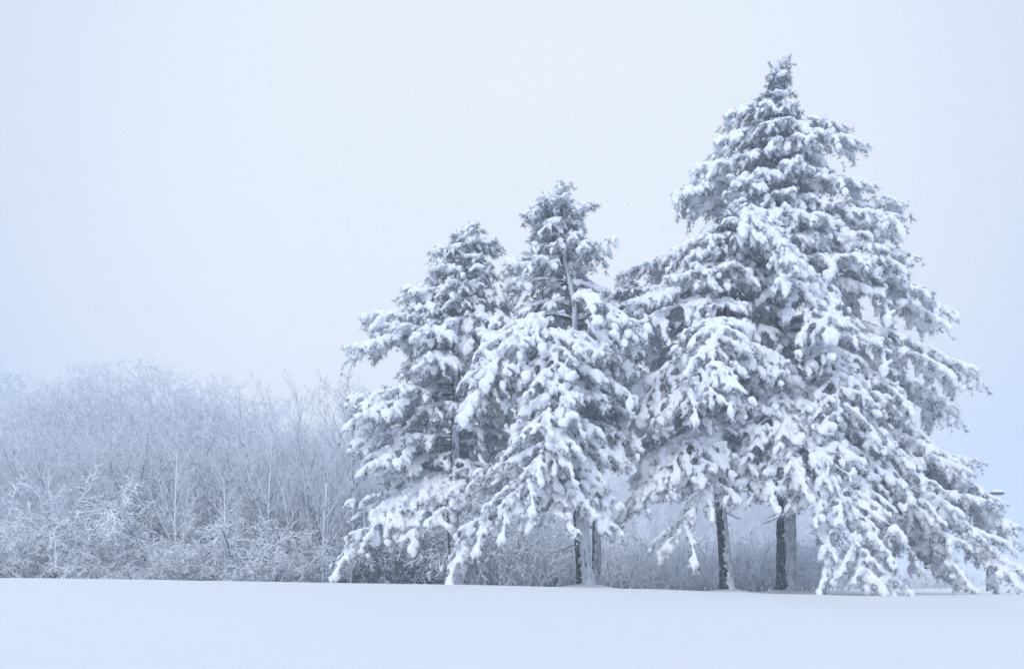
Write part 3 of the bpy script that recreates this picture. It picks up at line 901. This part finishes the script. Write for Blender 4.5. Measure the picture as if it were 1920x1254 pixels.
for i in range(9):
    px = 1560 + i * 30
    bare('brush', px, rng.uniform(1060, 1080), 84 + rng.uniform(-6, 10), 'faint low brush in the haze beyond the largest pine', 'faint brush beyond the largest pine', wide=1.8, rime=2)

# ------------------------------------------------------------------ street lamp behind the boughs on the right
def box(geo, c, s):
    v = np.array([(x, y, z) for x in (-1, 1) for y in (-1, 1) for z in (-1, 1)]) * np.array(s) / 2 + np.array(c)
    f = [(0, 1, 3), (0, 3, 2), (4, 6, 7), (4, 7, 5), (0, 4, 5), (0, 5, 1), (2, 3, 7), (2, 7, 6), (0, 2, 6), (0, 6, 4), (1, 5, 7), (1, 7, 3)]
    geo.add(v, f)
YL = 62
pl = at(1852, 926, YL)
gz = float(ground_z(pl[0], YL))
m_metal, _, bb = new_mat('lamp_metal'); bb.inputs['Base Color'].default_value = (.10, .10, .11, 1); bb.inputs['Roughness'].default_value = .5
m_lens, _, bb = new_mat('lamp_lens'); bb.inputs['Base Color'].default_value = (.45, .47, .5, 1)
lamp = thing('street_lamp', 'snow-capped flat street lamp peeking out behind the outer boughs of the tallest pine', 'street lamp', (pl[0], YL, gz))
g = Geo(); tube(g, [(0, 0, -.2), (0, 0, 2), (0, 0, pl[2] - gz + .05)], [.09, .08, .06], 10); link('pole', g.mesh('pole'), m_metal, lamp)
g = Geo(); tube(g, [(0, 0, pl[2] - gz - .03), (.12, 0, pl[2] - gz + .05), (.28, 0, pl[2] - gz + .05)], [.045, .045, .045], 8); link('arm', g.mesh('arm'), m_metal, lamp)
g = Geo(); v, f = ICO2
g.add(np.sign(v) * np.abs(v) ** .6 * np.array([.40, .19, .085]) + np.array([.62, 0, pl[2] - gz + .05]), f)
hd = link('lamp_head', g.mesh('lamp_head'), m_metal, lamp)
g = Geo(); box(g, (.66, 0, pl[2] - gz - .045), (.5, .26, .03)); link('lens', g.mesh('lens', False), m_lens, hd)
g = Geo(); vv = np.sign(v) * np.abs(v) ** .75 * np.array([.43, .22, .16]); vv[:, 2] = np.where(vv[:, 2] < 0, vv[:, 2] * .15, vv[:, 2]); g.add(vv + np.array([.62, 0, pl[2] - gz + .13]), f)
link('snow_cap', g.mesh('snow_cap'), M_snow, hd)

# ------------------------------------------------------------------ falling snow
r = np.random.RandomState(99)
N = 20000
Y = 21 + (47 - 21) * r.rand(N) ** .75
X = (r.uniform(-120, 2040, N) - 960) * Y / F
Z = CZ - (1180 - 1240 * r.rand(N) ** 2.3 - HZ) * Y / F
keep = Z > ground_z(X, Y) + .05
X, Y, Z = X[keep], Y[keep], Z[keep]; K = len(X)
g = Geo()
d = np.tile(np.array([[.75, .1, -.55]]), (K, 1)) + r.normal(size=(K, 3)) * .15
S = r.uniform(.005, .012, K)[:, None] * np.array([2.0, .8, .8]) * np.clip(Y / 20, .6, 1.3)[:, None]
tet = (np.array([(1, 0, -.3), (-1, .0, -.3), (0, .9, -.3), (0, -.4, .9)]) * 1.1, np.array([(0, 1, 2), (0, 3, 1), (1, 3, 2), (2, 3, 0)]))
g.inst(*tet, frames(d, r.uniform(0, 6, K)) * S[:, None, :], np.stack([X, Y, Z], 1))
M_flake = bpy.data.materials.new('snowflakes'); M_flake.use_nodes = True
n = M_flake.node_tree; n.nodes.clear()
o_ = n.nodes.new('ShaderNodeOutputMaterial'); ms = n.nodes.new('ShaderNodeMixShader'); d1 = n.nodes.new('ShaderNodeBsdfDiffuse'); d2 = n.nodes.new('ShaderNodeBsdfTranslucent')
d1.inputs[0].default_value = (.96, .97, .98, 1); d2.inputs[0].default_value = (.96, .97, .98, 1)
n.links.new(d1.outputs[0], ms.inputs[1]); n.links.new(d2.outputs[0], ms.inputs[2]); n.links.new(ms.outputs[0], o_.inputs[0])
fl = link('falling_snow', g.mesh('falling_snow'), M_flake)
fl['kind'] = 'stuff'; fl['label'] = 'fine snowflakes drifting through the air before the trees'; fl['category'] = 'snowflakes'

# ------------------------------------------------------------------ haze
hz = Geo(); box(hz, (0, 290, 9.0), (1270, 680, 34.0))
m = bpy.data.materials.new('haze'); m.use_nodes = True
n = m.node_tree; n.nodes.clear()
o_ = n.nodes.new('ShaderNodeOutputMaterial'); pv = n.nodes.new('ShaderNodeVolumePrincipled')
pv.inputs['Color'].default_value = (0.84, 0.92, 1.0, 1); pv.inputs['Density'].default_value = HAZE; pv.inputs['Anisotropy'].default_value = 0.0
n.links.new(pv.outputs[0], o_.inputs['Volume'])
h = link('haze', hz.mesh('haze', False), m)
h['kind'] = 'stuff'; h['label'] = 'thin pale snow haze over the whole field'; h['category'] = 'haze'

tot = sum(len(me.polygons) for me in bpy.data.meshes)
print('UNIQUE TRIS', tot, 'objects', len(bpy.data.objects), 'bough templates', len(_cache), sum(len(x.polygons) for k in _cache.values() for x in k))
